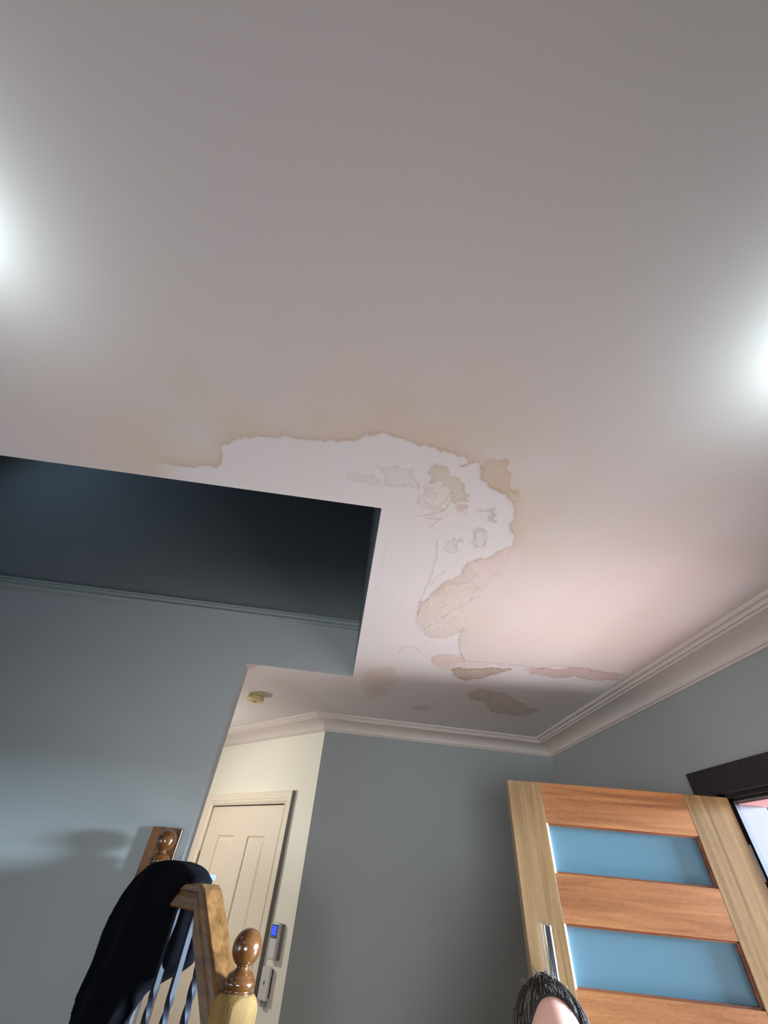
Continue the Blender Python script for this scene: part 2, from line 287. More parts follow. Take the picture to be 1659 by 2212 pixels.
for key, rgb, op, rim in [
    ('m1', (190, 168, 138), .8, ((166, 142, 112), .5)), ('b1', (188, 174, 146), .85, ((164, 144, 116), .6)), ('b2', (190, 160, 146), .8, ((166, 138, 124), .4)),
    ('b3', (186, 178, 170), .8, ((160, 150, 142), .5)), ('e1', (200, 192, 194), .6, ((174, 160, 158), .8)), ('e2', (198, 192, 190), .6, ((178, 168, 164), .7)),
    ('pk', (210, 190, 188), .75, ((192, 170, 168), .5)), ('h1', (200, 190, 186), .5, ((182, 170, 166), .6)), ('h2', (203, 194, 188), .5, ((180, 170, 160), .75)),
    ('h3', (206, 196, 188), .5, ((186, 172, 160), .5)), ('i1', (208, 201, 194), .6, ((184, 172, 160), .5)), ('j1', (160, 138, 108), 1.1, ((130, 108, 88), .9)),
    ('j2', (200, 176, 162), .7, ((168, 142, 126), .6)), ('j3', (182, 146, 134), .85, ((148, 114, 100), .9)), ('k1', (168, 144, 120), .75, ((146, 122, 104), .4)),
    ('d1', (182, 156, 126), .5, ((160, 136, 112), .2)), ('d2', (170, 140, 126), .5, ((150, 122, 110), .3))]:
    d, mk = patch(key, rgb, op, rim, soft=.03 if key == 'd1' else .004)
    Z -= .0005*mk*(1+.8*fbm(X, Y, .02, 5)) + .0005*np.exp(-(d/.004)**2)
for q, (key, pts) in enumerate(CRACKS.items()):
    d = dist_poly(X+.006*fbm(X, Y, .03, 33), Y+.006*fbm(X, Y, .03, 53), pts, False)
    blend(np.exp(-(d/.0028)**2)*(.05 if key == 'c2' else .55 if key == 'c3' else .34), (150, 132, 118))
    Z -= (.0004 if key == 'c2' else .0010)*np.exp(-(d/.005)**2)*(.6+fbm(X, Y, .03, 44))
# wrinkled, lifting paint round the worst patches
wr = np.zeros(X.shape)
for key in ('h3', 'i1', 'j3', 'j1', 'k1'):
    d = dist_poly(X, Y, STAINS[key]); wr = np.maximum(wr, 1-ss(-.01, .04, d))
iso = np.exp(-(fbm(X+.4*Y, Y*1.1, .075, 151)/.045)**2)+.6*np.exp(-(fbm(X, Y, .05, 171)/.04)**2)
blend(np.clip(iso*wr*.17, 0, .5), (164, 146, 132)); Z -= iso*wr*.0009
ridge = 1-np.abs(fbm(X*1.0+Y*.5, Y*.6-X*.3, .035, 77))*4
Z -= wr*.0008*np.clip(ridge, 0, 1)
inside = (X > -.56) & (X < XR-.02) & (Y > .5) & (Y < YB-.02)
edge = np.minimum(np.minimum(np.abs(X-VX)+9*((Y < VY-.01) | (Y > YW+.01)), np.abs(Y-VY)+9*(X > VX+.01)), np.abs(Y-YW)+9*(X > VX+.01))
Z = Z*inside*ss(.0, .02, edge)
nx, ny = X.shape
keep = np.ones((nx-1, ny-1), bool)
mx_ = (xs[:-1]+xs[1:])/2; my_ = (ys[:-1]+ys[1:])/2
keep[np.ix_(mx_ < VX, (my_ > VY) & (my_ < YW))] = False
I, J = np.nonzero(keep); idx = lambda i, j: i*ny+j
faces = np.stack([idx(I, J), idx(I, J+1), idx(I+1, J+1), idx(I+1, J)], 1)   # wound to face down
used = np.zeros(nx*ny, bool); used[faces.ravel()] = True; remap = np.cumsum(used)-1
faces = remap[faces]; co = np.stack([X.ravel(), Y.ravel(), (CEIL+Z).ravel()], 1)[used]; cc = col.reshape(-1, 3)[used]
me = bpy.data.meshes.new('ceiling'); nv = len(co); nf = len(faces)
me.vertices.add(nv); me.vertices.foreach_set('co', co.astype(np.float32).ravel())
me.loops.add(nf*4); me.loops.foreach_set('vertex_index', faces.astype(np.int32).ravel())
me.polygons.add(nf); me.polygons.foreach_set('loop_start', np.arange(0, nf*4, 4, dtype=np.int32)); me.polygons.foreach_set('loop_total', np.full(nf, 4, np.int32))
me.update(calc_edges=True); me.validate()
me.polygons.foreach_set('use_smooth', np.ones(nf, bool))
at = me.color_attributes.new('stain_and_glow', 'FLOAT_COLOR', 'POINT')
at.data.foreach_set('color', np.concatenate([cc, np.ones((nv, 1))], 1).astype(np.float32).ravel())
cm = bpy.data.materials.new('stained_ceiling_paint'); cm.use_nodes = True; nt = cm.node_tree; pb = nt.nodes['Principled BSDF']
ca = nt.nodes.new('ShaderNodeVertexColor'); ca.layer_name = 'stain_and_glow'; nt.links.new(ca.outputs['Color'], pb.inputs['Base Color'])
pb.inputs['Roughness'].default_value = .8; pb.inputs['Specular IOR Level'].default_value = .2
tcn = nt.nodes.new('ShaderNodeTexCoord'); nn_ = nt.nodes.new('ShaderNodeTexNoise'); nn_.inputs['Scale'].default_value = 180
nt.links.new(tcn.outputs['Object'], nn_.inputs['Vector']); bpn = nt.nodes.new('ShaderNodeBump'); bpn.inputs['Strength'].default_value = .2; bpn.inputs['Distance'].default_value = .001
nt.links.new(nn_.outputs['Fac'], bpn.inputs['Height']); nt.links.new(bpn.outputs['Normal'], pb.inputs['Normal'])
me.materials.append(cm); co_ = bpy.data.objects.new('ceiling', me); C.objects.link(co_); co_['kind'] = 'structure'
# ceiling slab edge thickness above the plaster, so the void has a real lip
b = BM(); box(b, (VX+.1, YF, CEIL+.01), (XR+.14, 5.5, CEIL+.25)); box(b, (XL, YF, CEIL+.01), (VX+.1, VY-.1, CEIL+.25)); box(b, (XL, YW2, CEIL+.01), (VX+.1, 5.5, CEIL+.25))
struct('ceiling_slab', b, mat('slab', (150, 150, 150)))
# ------------------------------------------------------------------ front door frame, door_1
fr = bpy.data.objects.new('door_1', None); C.objects.link(fr); fr['kind'] = 'structure'; fr.location = (XR, 1.2785, 0)
def fy(y): return y-1.2785
t = -.014
for nm, P in dict(
    head=[(t, fy(.69), 2.145), (t, fy(1.867), 2.145), (t, fy(1.757), 2.056), (t, fy(.80), 2.056)],
    ja=[(t, fy(1.867), 2.145), (t, fy(1.867), 0), (t, fy(1.757), 0), (t, fy(1.757), 2.056)],
    jb=[(t, fy(.69), 2.145), (t, fy(.80), 2.056), (t, fy(.80), 0), (t, fy(.69), 0)]).items():
    b = BM(); hexa(b, [(0, p[1], p[2]) for p in P]+P); obj('architrave', b, darktimber, fr, bevel=.002)
b = BM(); box(b, (0, fy(.80), 0), (.03, fy(.86), 2.056)); box(b, (0, fy(1.722), 0), (.03, fy(1.757), 2.056)); box(b, (0, fy(.80), 2.040), (.03, fy(1.757), 2.056)); obj('jamb_lining', b, darktimber, fr)
b = BM(); box(b, (.012, fy(.86), 0), (.03, fy(.875), 2.040)); box(b, (.012, fy(1.706), 0), (.03, fy(1.722), 2.040)); box(b, (.012, fy(.86), 2.030), (.03, fy(1.722), 2.040)); obj('door_stop', b, darktimber, fr)
b = BM(); box(b, (.03, fy(1.712), 0), (.15, fy(1.757), 2.05)); box(b, (.03, fy(.80), 0), (.15, fy(.86), 2.05)); obj('outer_reveal', b, mat('outer_reveal_paint', (116, 112, 120), rough=.8), fr)
b = BM(); box(b, (.03, fy(.86), 2.024), (.15, fy(1.712), 2.056)); obj('lintel', b, mat('lintel_brick', (150, 112, 112), bump=1, bscale=120, var=.15, vscale=30), fr)
# ------------------------------------------------------------------ the open front door leaf
HX, HY = XR-.002, 1.712
ang = math.atan2(.1232, -.863)
lf = thing('front_door', 'open timber front door with stacked frosted glass panels and a chrome pull bar', 'door', (HX, HY, 0), ang+PI)
# local: -x from hinge to leading edge (rotated so local -x points into the room), front face at y=0 facing -y, thickness to +y
TW, TH, TT = .866, 2.043, .042
rails = [(1.912, TH), (1.645, 1.770), (1.378, 1.503), (1.111, 1.236), (.844, .969), (.577, .702), (.01, .435)]
LS, RS = .735, .170
b = BM(); box(b, (-TW, 0, .01), (-LS, TT, TH)); obj('stile', b, doorV, lf, bevel=.002)
b = BM(); box(b, (-RS, 0, .01), (0, TT, TH)); obj('stile', b, doorV, lf, bevel=.002)
for a_, c_ in rails:
    b = BM(); box(b, (-LS, 0.0005, a_), (-RS, TT-.0005, c_)); obj('rail', b, doorH, lf, bevel=.0015)
for (a0, a1), (b0, b1) in zip(rails[1:], rails[:-1]):
    b = BM(); box(b, (-LS, .018, a1), (-RS, .024, b0)); gp = obj('glass_panel', b, glassm, lf)
    b = BM()
    for q in [((-RS-.008, .006, a1), (-RS, .018, b0)), ((-LS, .006, b0-.006), (-RS, .018, b0)), ((-LS, .006, a1), (-RS, .018, a1+.005))]: box(b, *q)
    obj('glazing_bead', b, beadm, gp)
    b = BM(); box(b, (-LS, .004, a1), (-LS+.007, .018, b0)); sl = obj('glazing_bead', b, mat('glint_strip', (246, 240, 232), rough=.2), gp); sl['label'] = 'pale strip painted as a glint'  # white strip added for the door light glinting on the glass edge
hd = BM(); tube(hd, [(-.808, -.055, 1.640), (-.808, -.055, .85)], .0125, 24); pullb = obj('pull_handle', hd, chrome, lf, smooth=False, bevel=.002)
for f in pullb.data.polygons: f.use_smooth = len(f.vertices) == 4
for z in (1.50, .98):
    b = BM(); tube(b, [(-.808, 0, z), (-.808, -.055, z)], .008, 16); obj('handle_stud', b, chrome, pullb)
for z in (1.85, 1.05, .25):
    b = BM(); tube(b, [(.004, .004, z-.05), (.004, .004, z+.05)], .006, 12); obj('hinge', b, mat('hinge_steel', (120, 118, 116), rough=.35, metal=1), lf)
# ------------------------------------------------------------------ cream hall door, door_2
hdr = bpy.data.objects.new('door_2', None); C.objects.link(hdr); hdr['kind'] = 'structure'
sm = (S0+S1)/2; hdr.location = (*DF(sm), 0); hdr.rotation_euler = (0, 0, math.radians(-45))
# local x runs towards the grey corner (s decreasing), local -y into the hall
def hx(s): return sm-s
b = BM(); HB = -.012    # front face of the leaf, slightly set back from the frame
box(b, (hx(S1), .018, .01), (hx(S0), .05, SH-.004)); lfd = obj('door_leaf', b, creamdoor, hdr)
# leaf face with sunk panels
def panel_sheet(bm, x0, x1, z0, z1, holes, y):
    xsn = sorted({x0, x1, *[h[0] for h in holes], *[h[1] for h in holes]}); zsn = sorted({z0, z1, *[h[2] for h in holes], *[h[3] for h in holes]})
    for i in range(len(xsn)-1):
        for j in range(len(zsn)-1):
            cx, cz = (xsn[i]+xsn[i+1])/2, (zsn[j]+zsn[j+1])/2
            if any(h[0] < cx < h[1] and h[2] < cz < h[3] for h in holes): continue
            box(bm, (xsn[i], y, zsn[j]), (xsn[i+1], y+.0185, zsn[j+1]))
holes = []
for a_, c_ in ((.760, .946), (.411, .600)):
    holes += [(hx(c_), hx(a_), .92, 1.863), (hx(c_), hx(a_), .22, .74)]
b = BM(); panel_sheet(b, hx(S1)+.002, hx(S0)-.002, .01, SH-.005, holes, 0.0); o = obj('door_face', b, creamdoor, hdr)
for h in holes:
    b = BM()
    x0, x1, z0, z1 = h
    # raised field inside a sunken ogee border, upper corners rounded
    def rr(inset, r):
        pts = []
        for (cx, cz, a0) in ((x1-inset-r, z1-inset-r, 0), (x0+inset+r, z1-inset-r, 90), (x0+inset+r, z0+inset+r, 180), (x1-inset-r, z0+inset+r, 270)):
            for k in range(6):
                a = math.radians(a0+k*18); pts.append((cx+r*math.cos(a), cz+r*math.sin(a)))
        return pts
    L = [(0.0, .002, .0), (.004, .014, .012), (.012, .014, .014), (.028, .012, .0035)]
    loft(b, [[(x, y, z) for x, z in rr(i, r)] for i, r, y in L], cap=False)
    L3 = [(x, .0035, z) for x, z in rr(.028, .012)]; b.faces.new([b.verts.new(p) for p in L3])
    obj('door_panel', b, creamdoor, hdr, fin=True)
# architrave: outer flat band, then stepped moulding
T = .030
b = BM()
prof = [(0.0, 0), (0.0, T), (.010, T+.002), (.040, T), (.042, T-.006), (.050, T-.006), (.054, T-.001), (.060, T-.003), (.066, T-.010), (.070, T-.012), (.070, 0)]
path = [(S0-.070, 0), (S0-.070, SH+.070), (S1+.070, SH+.070), (S1+.070, 0)]
loops = []
for i, (s, z) in enumerate(path):
    sx = 1 if i in (0, 1) else -1; sz = -1 if i in (1, 2) else 0
    loops.append([(hx(s+sx*d), -n, z+sz*d) for d, n in prof])
loft(b, loops); obj('architrave', b, creamdoor, hdr)
b = BM(); box(b, (hx(S0-.070)-.001, -T+.002, 0), (hx(S0-.070)+.0015, 0, SH+.068)); ae = obj('architrave_edge_shade', b, mat('shade_grey_edge', (120, 116, 112), rough=.7), hdr); ae['label'] = 'outer edge in painted shade'  # cream side turned from the hall lamp, its shade painted grey
b = BM(); box(b, (hx(S0), -.006, 0), (hx(S0)+.001, .05, SH)); box(b, (hx(S1)-.001, -.006, 0), (hx(S1), .05, SH)); box(b, (hx(S1), -.006, SH), (hx(S0), .05, SH+.001)); obj('jamb_lining', b, creamdoor, hdr)
b = BM(); tube(b, [(hx(1.112), -.010, 1.70), (hx(1.112), -.010, 1.77)], .005, 12); obj('hinge', b, mat('hinge_brass', (110, 92, 66), rough=.4, metal=1), hdr)
b = BM(); lathe(b, [(.0, 0), (.026, 0), (.026, .006), (.010, .010), (.010, .03), (.024, .036), (.027, .05), (.020, .062), (0, .064)], 24)
bmesh.ops.rotate(b, verts=b.verts, matrix=Matrix.Rotation(PI/2, 3, 'X')); bmesh.ops.translate(b, verts=b.verts, vec=(hx(.325), 0, 1.0)); obj('door_knob', b, chrome, hdr, smooth=True)
# ------------------------------------------------------------------ devices on the cream strip of wall
def wallthing(name, label, cat, s, z):
    o = thing(name, label, cat, (*DF(s), z), math.radians(-45)); return o
white = mat('white_plastic', (206, 204, 198), rough=.4)
k = wallthing('alarm_keypad', 'small white wall keypad with a lit blue square screen, beside the cream door', 'keypad', .097, 1.430)
b = BM(); box(b, (-.030, -.014, -.066), (.032, 0, .066)); obj('back_plate', b, mat('grey_plastic', (120, 122, 122), rough=.4), k, bevel=.004)
b = BM(); box(b, (-.034, -.040, -.064), (.022, -.014, .070)); kb = obj('housing', b, white, k, bevel=.005)
b = BM(); box(b, (-.030, -.0425, .012), (.018, -.040, .062)); sb = obj('screen_surround', b, mat('dark_plastic', (70, 72, 84), rough=.3), k, bevel=.001)
b = BM(); box(b, (-.024, -.0440, .022), (.012, -.0425, .058)); obj('screen', b, mat('blue_screen', (60, 84, 255), rough=.3, emit=.9), sb)
for i in range(3):
    b = BM(); box(b, (-.024+i*.014, -.0440, .0145), (-.016+i*.014, -.0425, .0185)); obj('button', b, mat('button_grey', (150, 150, 156)), sb)
k = wallthing('switch_plate', 'blank off-white wall plate with one dark hole, below the keypad', 'wall plate', .121, 1.285)
b = BM(); box(b, (-.034, -.030, -.058), (.030, -.014, .052)); pl = obj('plate', b, white, k, bevel=.003)
b = BM(); box(b, (-.026, -.014, -.05), (.022, 0, .046)); obj('mounting_box', b, mat('black_plastic', (40, 40, 42)), k)  # near-black box behind the plate
b = BM(); lathe(b, [(0, 0), (.0045, 0), (.0045, .0012), (.002, .0012), (0, .0006)], 20); bmesh.ops.scale(b, verts=b.verts, vec=(1, 1.7, 1)); bmesh.ops.rotate(b, verts=b.verts, matrix=Matrix.Rotation(PI/2, 3, 'X')); bmesh.ops.translate(b, verts=b.verts, vec=(-.002, -.030, 0)); obj('sensor_hole', b, mat('hole_brown', (84, 70, 58)), k)
b = BM(); box(b, (-.020, -.020, -.078), (.016, 0, -.060)); obj('cable_clip', b, mat('clip_grey', (140, 140, 142)), k, bevel=.002)
# smoke alarm
sa = thing('smoke_alarm', 'round yellowed smoke alarm on the ceiling beyond the stair wall', 'smoke alarm', (-.562, 2.71, CEIL))
yel = mat('yellowed_plastic', (196, 180, 130), rough=.45)
b = BM(); lathe(b, [(0, 0), (.052, 0), (.052, -.012), (.048, -.015), (0, -.015)], 48); obj('base', b, yel, sa)
b = BM(); lathe(b, [(0, -.015), (.044, -.015), (.044, -.019), (.054, -.020), (.054, -.034), (.046, -.040), (.018, -.043), (0, -.043)], 48); cv = obj('cover', b, yel, sa)
b = BM(); lathe(b, [(0, -.043), (.012, -.043), (.012, -.0455), (0, -.0455)], 24); obj('test_button', b, mat('button_amber', (150, 128, 70)), cv)
# ceiling lamps (just out of view)
for i, p in enumerate(LAMPS):
    c = thing('ceiling_lamp', ('small round ceiling lamp left of where the photo was taken', 'small round ceiling lamp right of where the photo was taken')[i], 'lamp', (p[0], p[1], CEIL))
    b = BM(); lathe(b, [(0, 0), (.05, 0), (.05, -.008), (.02, -.012), (.012, -.05), (0, -.05)], 32); obj('lamp_base', b, chrome, c)
# ------------------------------------------------------------------ stairs
U = Vector((-.68206768, .73128906, 0)); NN = Vector((.73128906, .68206768, 0)); N0 = Vector((-.165, 1.60, 0))
def RP(s, n=0, z=0): q = N0+U*s+NN*n; return (q.x, q.y, z)
stepm = wood('stair_tread_timber', (90, 58, 34), (140, 96, 60), 'X')
st = thing('staircase', 'timber winder steps and landing under the iron balustrade', 'stairs', (0, 0, 0))
for i, (s0, s1, z) in enumerate([(-.58, -.32, .18), (-.32, -.06, .36), (-.06, .20, .54)]):
    b = BM(); prism(b, [RP(s0, .06)[:2], RP(s0, -.95)[:2], RP(s1+.02, -.95)[:2], RP(s1+.02, .06)[:2]], 0, z); obj('step', b, stepm, st, bevel=.006)
b = BM(); prism(b, [RP(.20, .06)[:2], RP(.20, -.95)[:2], (-1.5, .85), (XL+.02, .85), (XL+.02, YW-.002), (-.66, YW-.002)], 0, .72); obj('landing', b, stepm, st, bevel=.006)
# newel posts, local frame turned 45 degrees
rz = math.atan2(U.y, U.x)
shaftw = wood('newel_shaft_timber', (104, 80, 44), (136, 108, 64), 'Z', rough=.75, coat=0)
shaftw.node_tree.nodes['Principled BSDF'].inputs['Specular IOR Level'].default_value = .15
def ball_prof(z0, q=1.0):
    # collar, cup, neck, oval ball above z0
    P = [(.038*q, z0), (.036*q, z0+.003), (.033*q, z0+.005), (.037*q, z0+.008), (.0405*q, z0+.014), (.0405*q, z0+.020), (.036*q, z0+.026), (.034*q, z0+.028), (.034*q, z0+.030), (.029*q, z0+.034), (.021*q, z0+.038), (.0165*q, z0+.042), (.0165*q, z0+.045)]
    zc = z0+.043+.035*q
    for k in range(1, 19):
        a = -PI/2+PI*k/18+.0
        r = .0385*q*math.cos(a); z = zc+.0365*q*math.sin(a)
        if z > z0+.0455: P.append((max(r, 0), z))
    return P
def newel(label, s, n, zbase, zpost, half=.0435, q=1.0):
    o = thing('newel_post', label, 'newel post', RP(s, n, zbase), rz)
    hz = zpost-zbase
    b = BM()
    # square shaft whose top corners die into the round collar with an arched shoulder
    loops = []
    NS = 48
    for zz, f in [(0, 0), (hz-.030, 0), (hz-.024, .10), (hz-.016, .28), (hz-.008, .52), (hz-.003, .78), (hz, 1)]:
        l = []
        for i in range(NS):
            a = 2*PI*(i+.5)/NS; c_, s_ = math.cos(a), math.sin(a)
            sq = half/max(abs(c_), abs(s_))
            lim = half*math.sqrt(2)*(1-f)+.0405*f
            r = min(sq, lim); l.append((r*c_, r*s_, zz))
        loops.append(l)
    loft(b, loops); sh = obj('shaft', b, shaftw, o)
    b = BM(); lathe(b, ball_prof(hz-.001, q), 56); obj('ball_finial', b, newelw, o, smooth=True)
    return o
newel('honey timber newel post with a glossy egg-shaped finial, in front of the cream door', 0, 0, .54, CZ-.229)
newel('ball-topped newel post in front of the wall plank, its shaft under the jacket', .690, .015, .72, CZ-.018, q=.97)
pk_ = BM(); box(pk_, (-.716, YW-.019, .72), (-.594, YW, CZ+.101)); tag(obj('wall_plank', pk_, plankw, bevel=.002), 'dark stained timber plank fixed upright on the grey stair wall', 'plank')
# handrail
hr = thing('handrail', 'timber handrail climbing from the newel post then levelling out under the jacket', 'handrail', RP(.26, 0, CZ-.05), rz)
def rail_sec(w_, h_):   # moulded section (y, z), top at z=0
    return [(-w_*.42, 0), (w_*.42, 0), (w_*.5, -h_*.10), (w_*.5, -h_*.30), (w_*.40, -h_*.42), (w_*.44, -h_*.55), (w_*.44, -h_*.92), (w_*.38, -h_), (-w_*.38, -h_), (-w_*.44, -h_*.92), (-w_*.44, -h_*.55), (-w_*.40, -h_*.42), (-w_*.5, -h_*.30), (-w_*.5, -h_*.10)]
sec = rail_sec(.074, .078)
b = BM(); loops = []
for s, z, tilt in [(.028, -.243, 1), (.036, -.236, 1), (.235, -.056, 1), (.262, -.044, 0), (.655, -.044, 0)]:
    loops.append([(s-.26+(-zz)*0 - (0 if not tilt else 0), y, z+.05+zz*(1.3 if tilt else .8)) for y, zz in sec])
loft(b, loops); obj('rail', b, railw, hr, bevel=.0015)
# twisted iron balusters
for i, s in enumerate([.101, .206, .306, .406, .508, .600]):
    ztop = CZ+(-.236+(s-.036)*.905-.1014 if s < .235 else -.1064)
    zb = .54 if s < .20 else .72
    lab = ['black twisted iron baluster nearest the front newel post', 'second black iron baluster from the front newel post', 'third black iron baluster from the front newel post, crossing the jacket', 'fourth black iron baluster from the front newel post, crossing the jacket', 'fifth black iron baluster, just below the hanging edge of the jacket', 'sixth black iron baluster from the front newel post, behind the jacket'][i]
    b = BM(); loops = []; a = .0078; H_ = ztop-zb; N_ = 220
    for k2 in range(N_+1):
        z = H_*k2/N_; from_top = H_-z
        tw = 0
        tl = .17 if s > .25 else .02
        if from_top > tl: tw = (from_top-tl)/.090*PI
        tw = min(tw, 6*PI)
        loops.append([(a*math.sqrt(2)*math.cos(tw+PI/4+j*PI/2), a*math.sqrt(2)*math.sin(tw+PI/4+j*PI/2), z) for j in range(4)])
    loft(b, loops); o = obj('iron_baluster', b, iron, loc=RP(s, 0, zb)); o.rotation_euler = (0, 0, rz)
    tag(o, lab, 'baluster', 'twisted iron balusters')
# ------------------------------------------------------------------ draped jacket
def bake(o, name, m, parent=None, smooth=True, loc=None):
    dg = bpy.context.evaluated_depsgraph_get(); dg.update()
    me = bpy.data.meshes.new_from_object(o.evaluated_get(dg)); me.name = name
    me.materials.clear(); me.materials.append(m)
    bpy.data.objects.remove(o, do_unlink=True)
    n = bpy.data.objects.new(name, me); C.objects.link(n)
    if smooth: me.polygons.foreach_set('use_smooth', [True]*len(me.polygons))
    if parent: n.parent = parent
    if loc: n.location = loc
    return n
rows = [(.004, .53, -.02, .47, .03), (-.004, .575, -.045, .43, .05), (-.014, .597, -.055, .40, .055), (-.030, .622, -.06, .372, .058), (-.052, .662, -.06, .348, .060),
        (-.096, .705, -.06, .352, .062), (-.144, .730, -.06, .352, .065), (-.191, .744, -.06, .335, .065), (-.225, .738, -.06, .340, .062), (-.246, .735, -.06, .380, .055), (-.268, .731, -.06, .425, .035),
        (-.292, .724, -.06, .455, -.005), (-.331, .712, -.065, .452, -.035), (-.38, .668, -.07, .478, -.045), (-.45, .63, -.07, .47, -.05), (-.60, .60, -.07, .46, -.05), (-.75, .58, -.07, .47, -.05), (-.86, .56, -.07, .49, -.05)]
b = BM(); loops = []
for z, sL, nL, sR, nR in rows:
    A = Vector(RP(sL, nL, CZ+z)); B = Vector(RP(sR, nR, CZ+z)); mid = (A+B)/2; ax = (A-B)/2; h_ = ax.length; axn = ax.normalized(); pn = Vector((-axn.y, axn.x, 0))
    th = .030 if z > -.01 else .046
    l = []
    for k in range(48):
        a = 2*PI*k/48; c_, s_ = math.cos(a), math.sin(a)
        e = 2/2.6
        fold = .010*math.sin(a*7+z*9)+.006*math.sin(a*13-z*17) if z < -.03 else 0
        l.append(mid+axn*h_*math.copysign(abs(c_)**e, c_)+pn*(th+fold)*math.copysign(abs(s_)**e, s_))
    loops.append(l)
loft(b, loops)
dome = []
for s_, hw, top, bot in [(.300, .018, -.036, -.050), (.315, .040, -.026, -.054), (.35, .050, -.016, -.056), (.385, .054, -.010, -.075), (.43, .056, -.002, -.125), (.52, .058, .004, -.14), (.60, .058, .003, -.14), (.66, .055, -.020, -.14)]:
    l = []
    for k in range(32):
        a = 2*PI*k/32; zz_ = (top+bot)/2+(top-bot)/2*math.sin(a)
        l.append(RP(s_, hw*math.copysign(abs(math.cos(a))**.8, math.cos(a)), CZ+zz_))
    dome.append(l)
b1_ = BM(); loft(b1_, dome); finish(b1_); finish(b); tm = bpy.data.meshes.new('t'); b1_.to_mesh(tm); b.from_mesh(tm); b1_.free()
raw = obj('raw', b, fabric, fin=False); rm = raw.modifiers.new('r', 'REMESH'); rm.mode = 'VOXEL'; rm.voxel_size = .008
sm_ = raw.modifiers.new('s', 'SMOOTH'); sm_.iterations = 4; sm_.factor = .5
jk = bake(raw, 'jacket', fabric)
tag(jk, 'black fleece jacket draped over the handrail and newel post by the stair wall', 'jacket')
b = BM(); lx, ly, lz = -.374, 1.935, CZ-.030
hexa(b, [(lx-.020, ly, lz-.010), (lx+.013, ly, lz-.008), (lx+.013, ly+.0015, lz-.008), (lx-.020, ly+.0015, lz-.010), (lx-.020, ly, lz+.008), (lx+.013, ly, lz+.006), (lx+.013, ly+.0015, lz+.006), (lx-.020, ly+.0015, lz+.008)])
lt = obj('care_label', b, mat('label_blue_white', (176, 200, 236), rough=.5, var=.3, vscale=120), jk); lt['label'] = 'small pale blue label'
# ------------------------------------------------------------------ porch outside the door
b = BM(); box(b, (XR+.14, -6, -.1), (9, 8, 0)); tag_ = struct('floor_porch', b, mat('reddish_paving', (176, 128, 118), var=.2, vscale=8, bump=.5))
bw = bpy.data.materials.new('pale_painted_brick'); bw.use_nodes = True; nt = bw.node_tree; pbn = nt.nodes['Principled BSDF']; pbn.inputs['Roughness'].default_value = .8
bt = nt.nodes.new('ShaderNodeTexBrick'); tcx = nt.nodes.new('ShaderNodeTexCoord'); mpx = nt.nodes.new('ShaderNodeMapping'); mpx.inputs['Rotation'].default_value = (PI/2, 0, PI/2)
nt.links.new(tcx.outputs['Object'], mpx.inputs['Vector']); nt.links.new(mpx.outputs['Vector'], bt.inputs['Vector'])
bt.inputs['Scale'].default_value = 4.3; bt.inputs['Color1'].default_value = s2l((150, 122, 130))+(1,); bt.inputs['Color2'].default_value = s2l((132, 146, 158))+(1,); bt.inputs['Mortar'].default_value = s2l((104, 140, 150))+(1,)
bt.inputs['Mortar Size'].default_value = .03
nt.links.new(bt.outputs['Color'], pbn.inputs['Base Color'])
b = BM(); box(b, (3.0, 2.1, 0), (3.15, 9, 3.2)); struct('wall_porch', b, bw)
ps = thing('screen_door', 'open white metal screen door folded back outside the front door', 'screen door', (1.80, 1.80, 0), math.radians(38))
wm = mat('white_powder_coat', (150, 166, 166), rough=.35)
for nm, a_, c_ in [('stile', (.0, 0, .03), (.045, .03, 2.03)), ('stile', (.80, 0, .03), (.845, .03, 2.03)), ('rail', (.045, 0, 1.985), (.80, .03, 2.03)), ('rail', (.045, 0, .03), (.80, .03, .09)), ('rail', (.045, 0, 1.0), (.80, .03, 1.05))]:
    b = BM(); box(b, a_, c_); obj(nm, b, wm, ps, bevel=.003)
for i in range(1, 7):
    b = BM(); box(b, (.045+i*.106, .01, .09), (.053+i*.106, .02, 1.985)); obj('bar', b, wm, ps)
# ------------------------------------------------------------------ the person by the door
skin = bpy.data.materials.new('skin'); skin.use_nodes = True; nt = skin.node_tree; p_ = nt.nodes['Principled BSDF']
p_.inputs['Base Color'].default_value = s2l((206, 156, 142))+(1,); p_.inputs['Roughness'].default_value = .48
p_.inputs['Subsurface Weight'].default_value = .15; p_.inputs['Subsurface Radius'].default_value = (.01, .004, .002); p_.inputs['Subsurface Scale'].default_value = .5
nz = nt.nodes.new('ShaderNodeTexNoise'); nz.inputs['Scale'].default_value = 220; tcs = nt.nodes.new('ShaderNodeTexCoord'); nt.links.new(tcs.outputs['Object'], nz.inputs['Vector'])
bps = nt.nodes.new('ShaderNodeBump'); bps.inputs['Strength'].default_value = .15; bps.inputs['Distance'].default_value = .0008; nt.links.new(nz.outputs['Fac'], bps.inputs['Height']); nt.links.new(bps.outputs['Normal'], p_.inputs['Normal'])
PX, PY, PH = .575, 1.385, 1.562
pers = thing('person', 'person with dark greying swept-back hair, seen from the forehead up before the open door', 'person', (PX, PY, 0), math.radians(-9))
hc = Vector((0, -.0, PH-.118))       # head centre in person frame, face towards -y
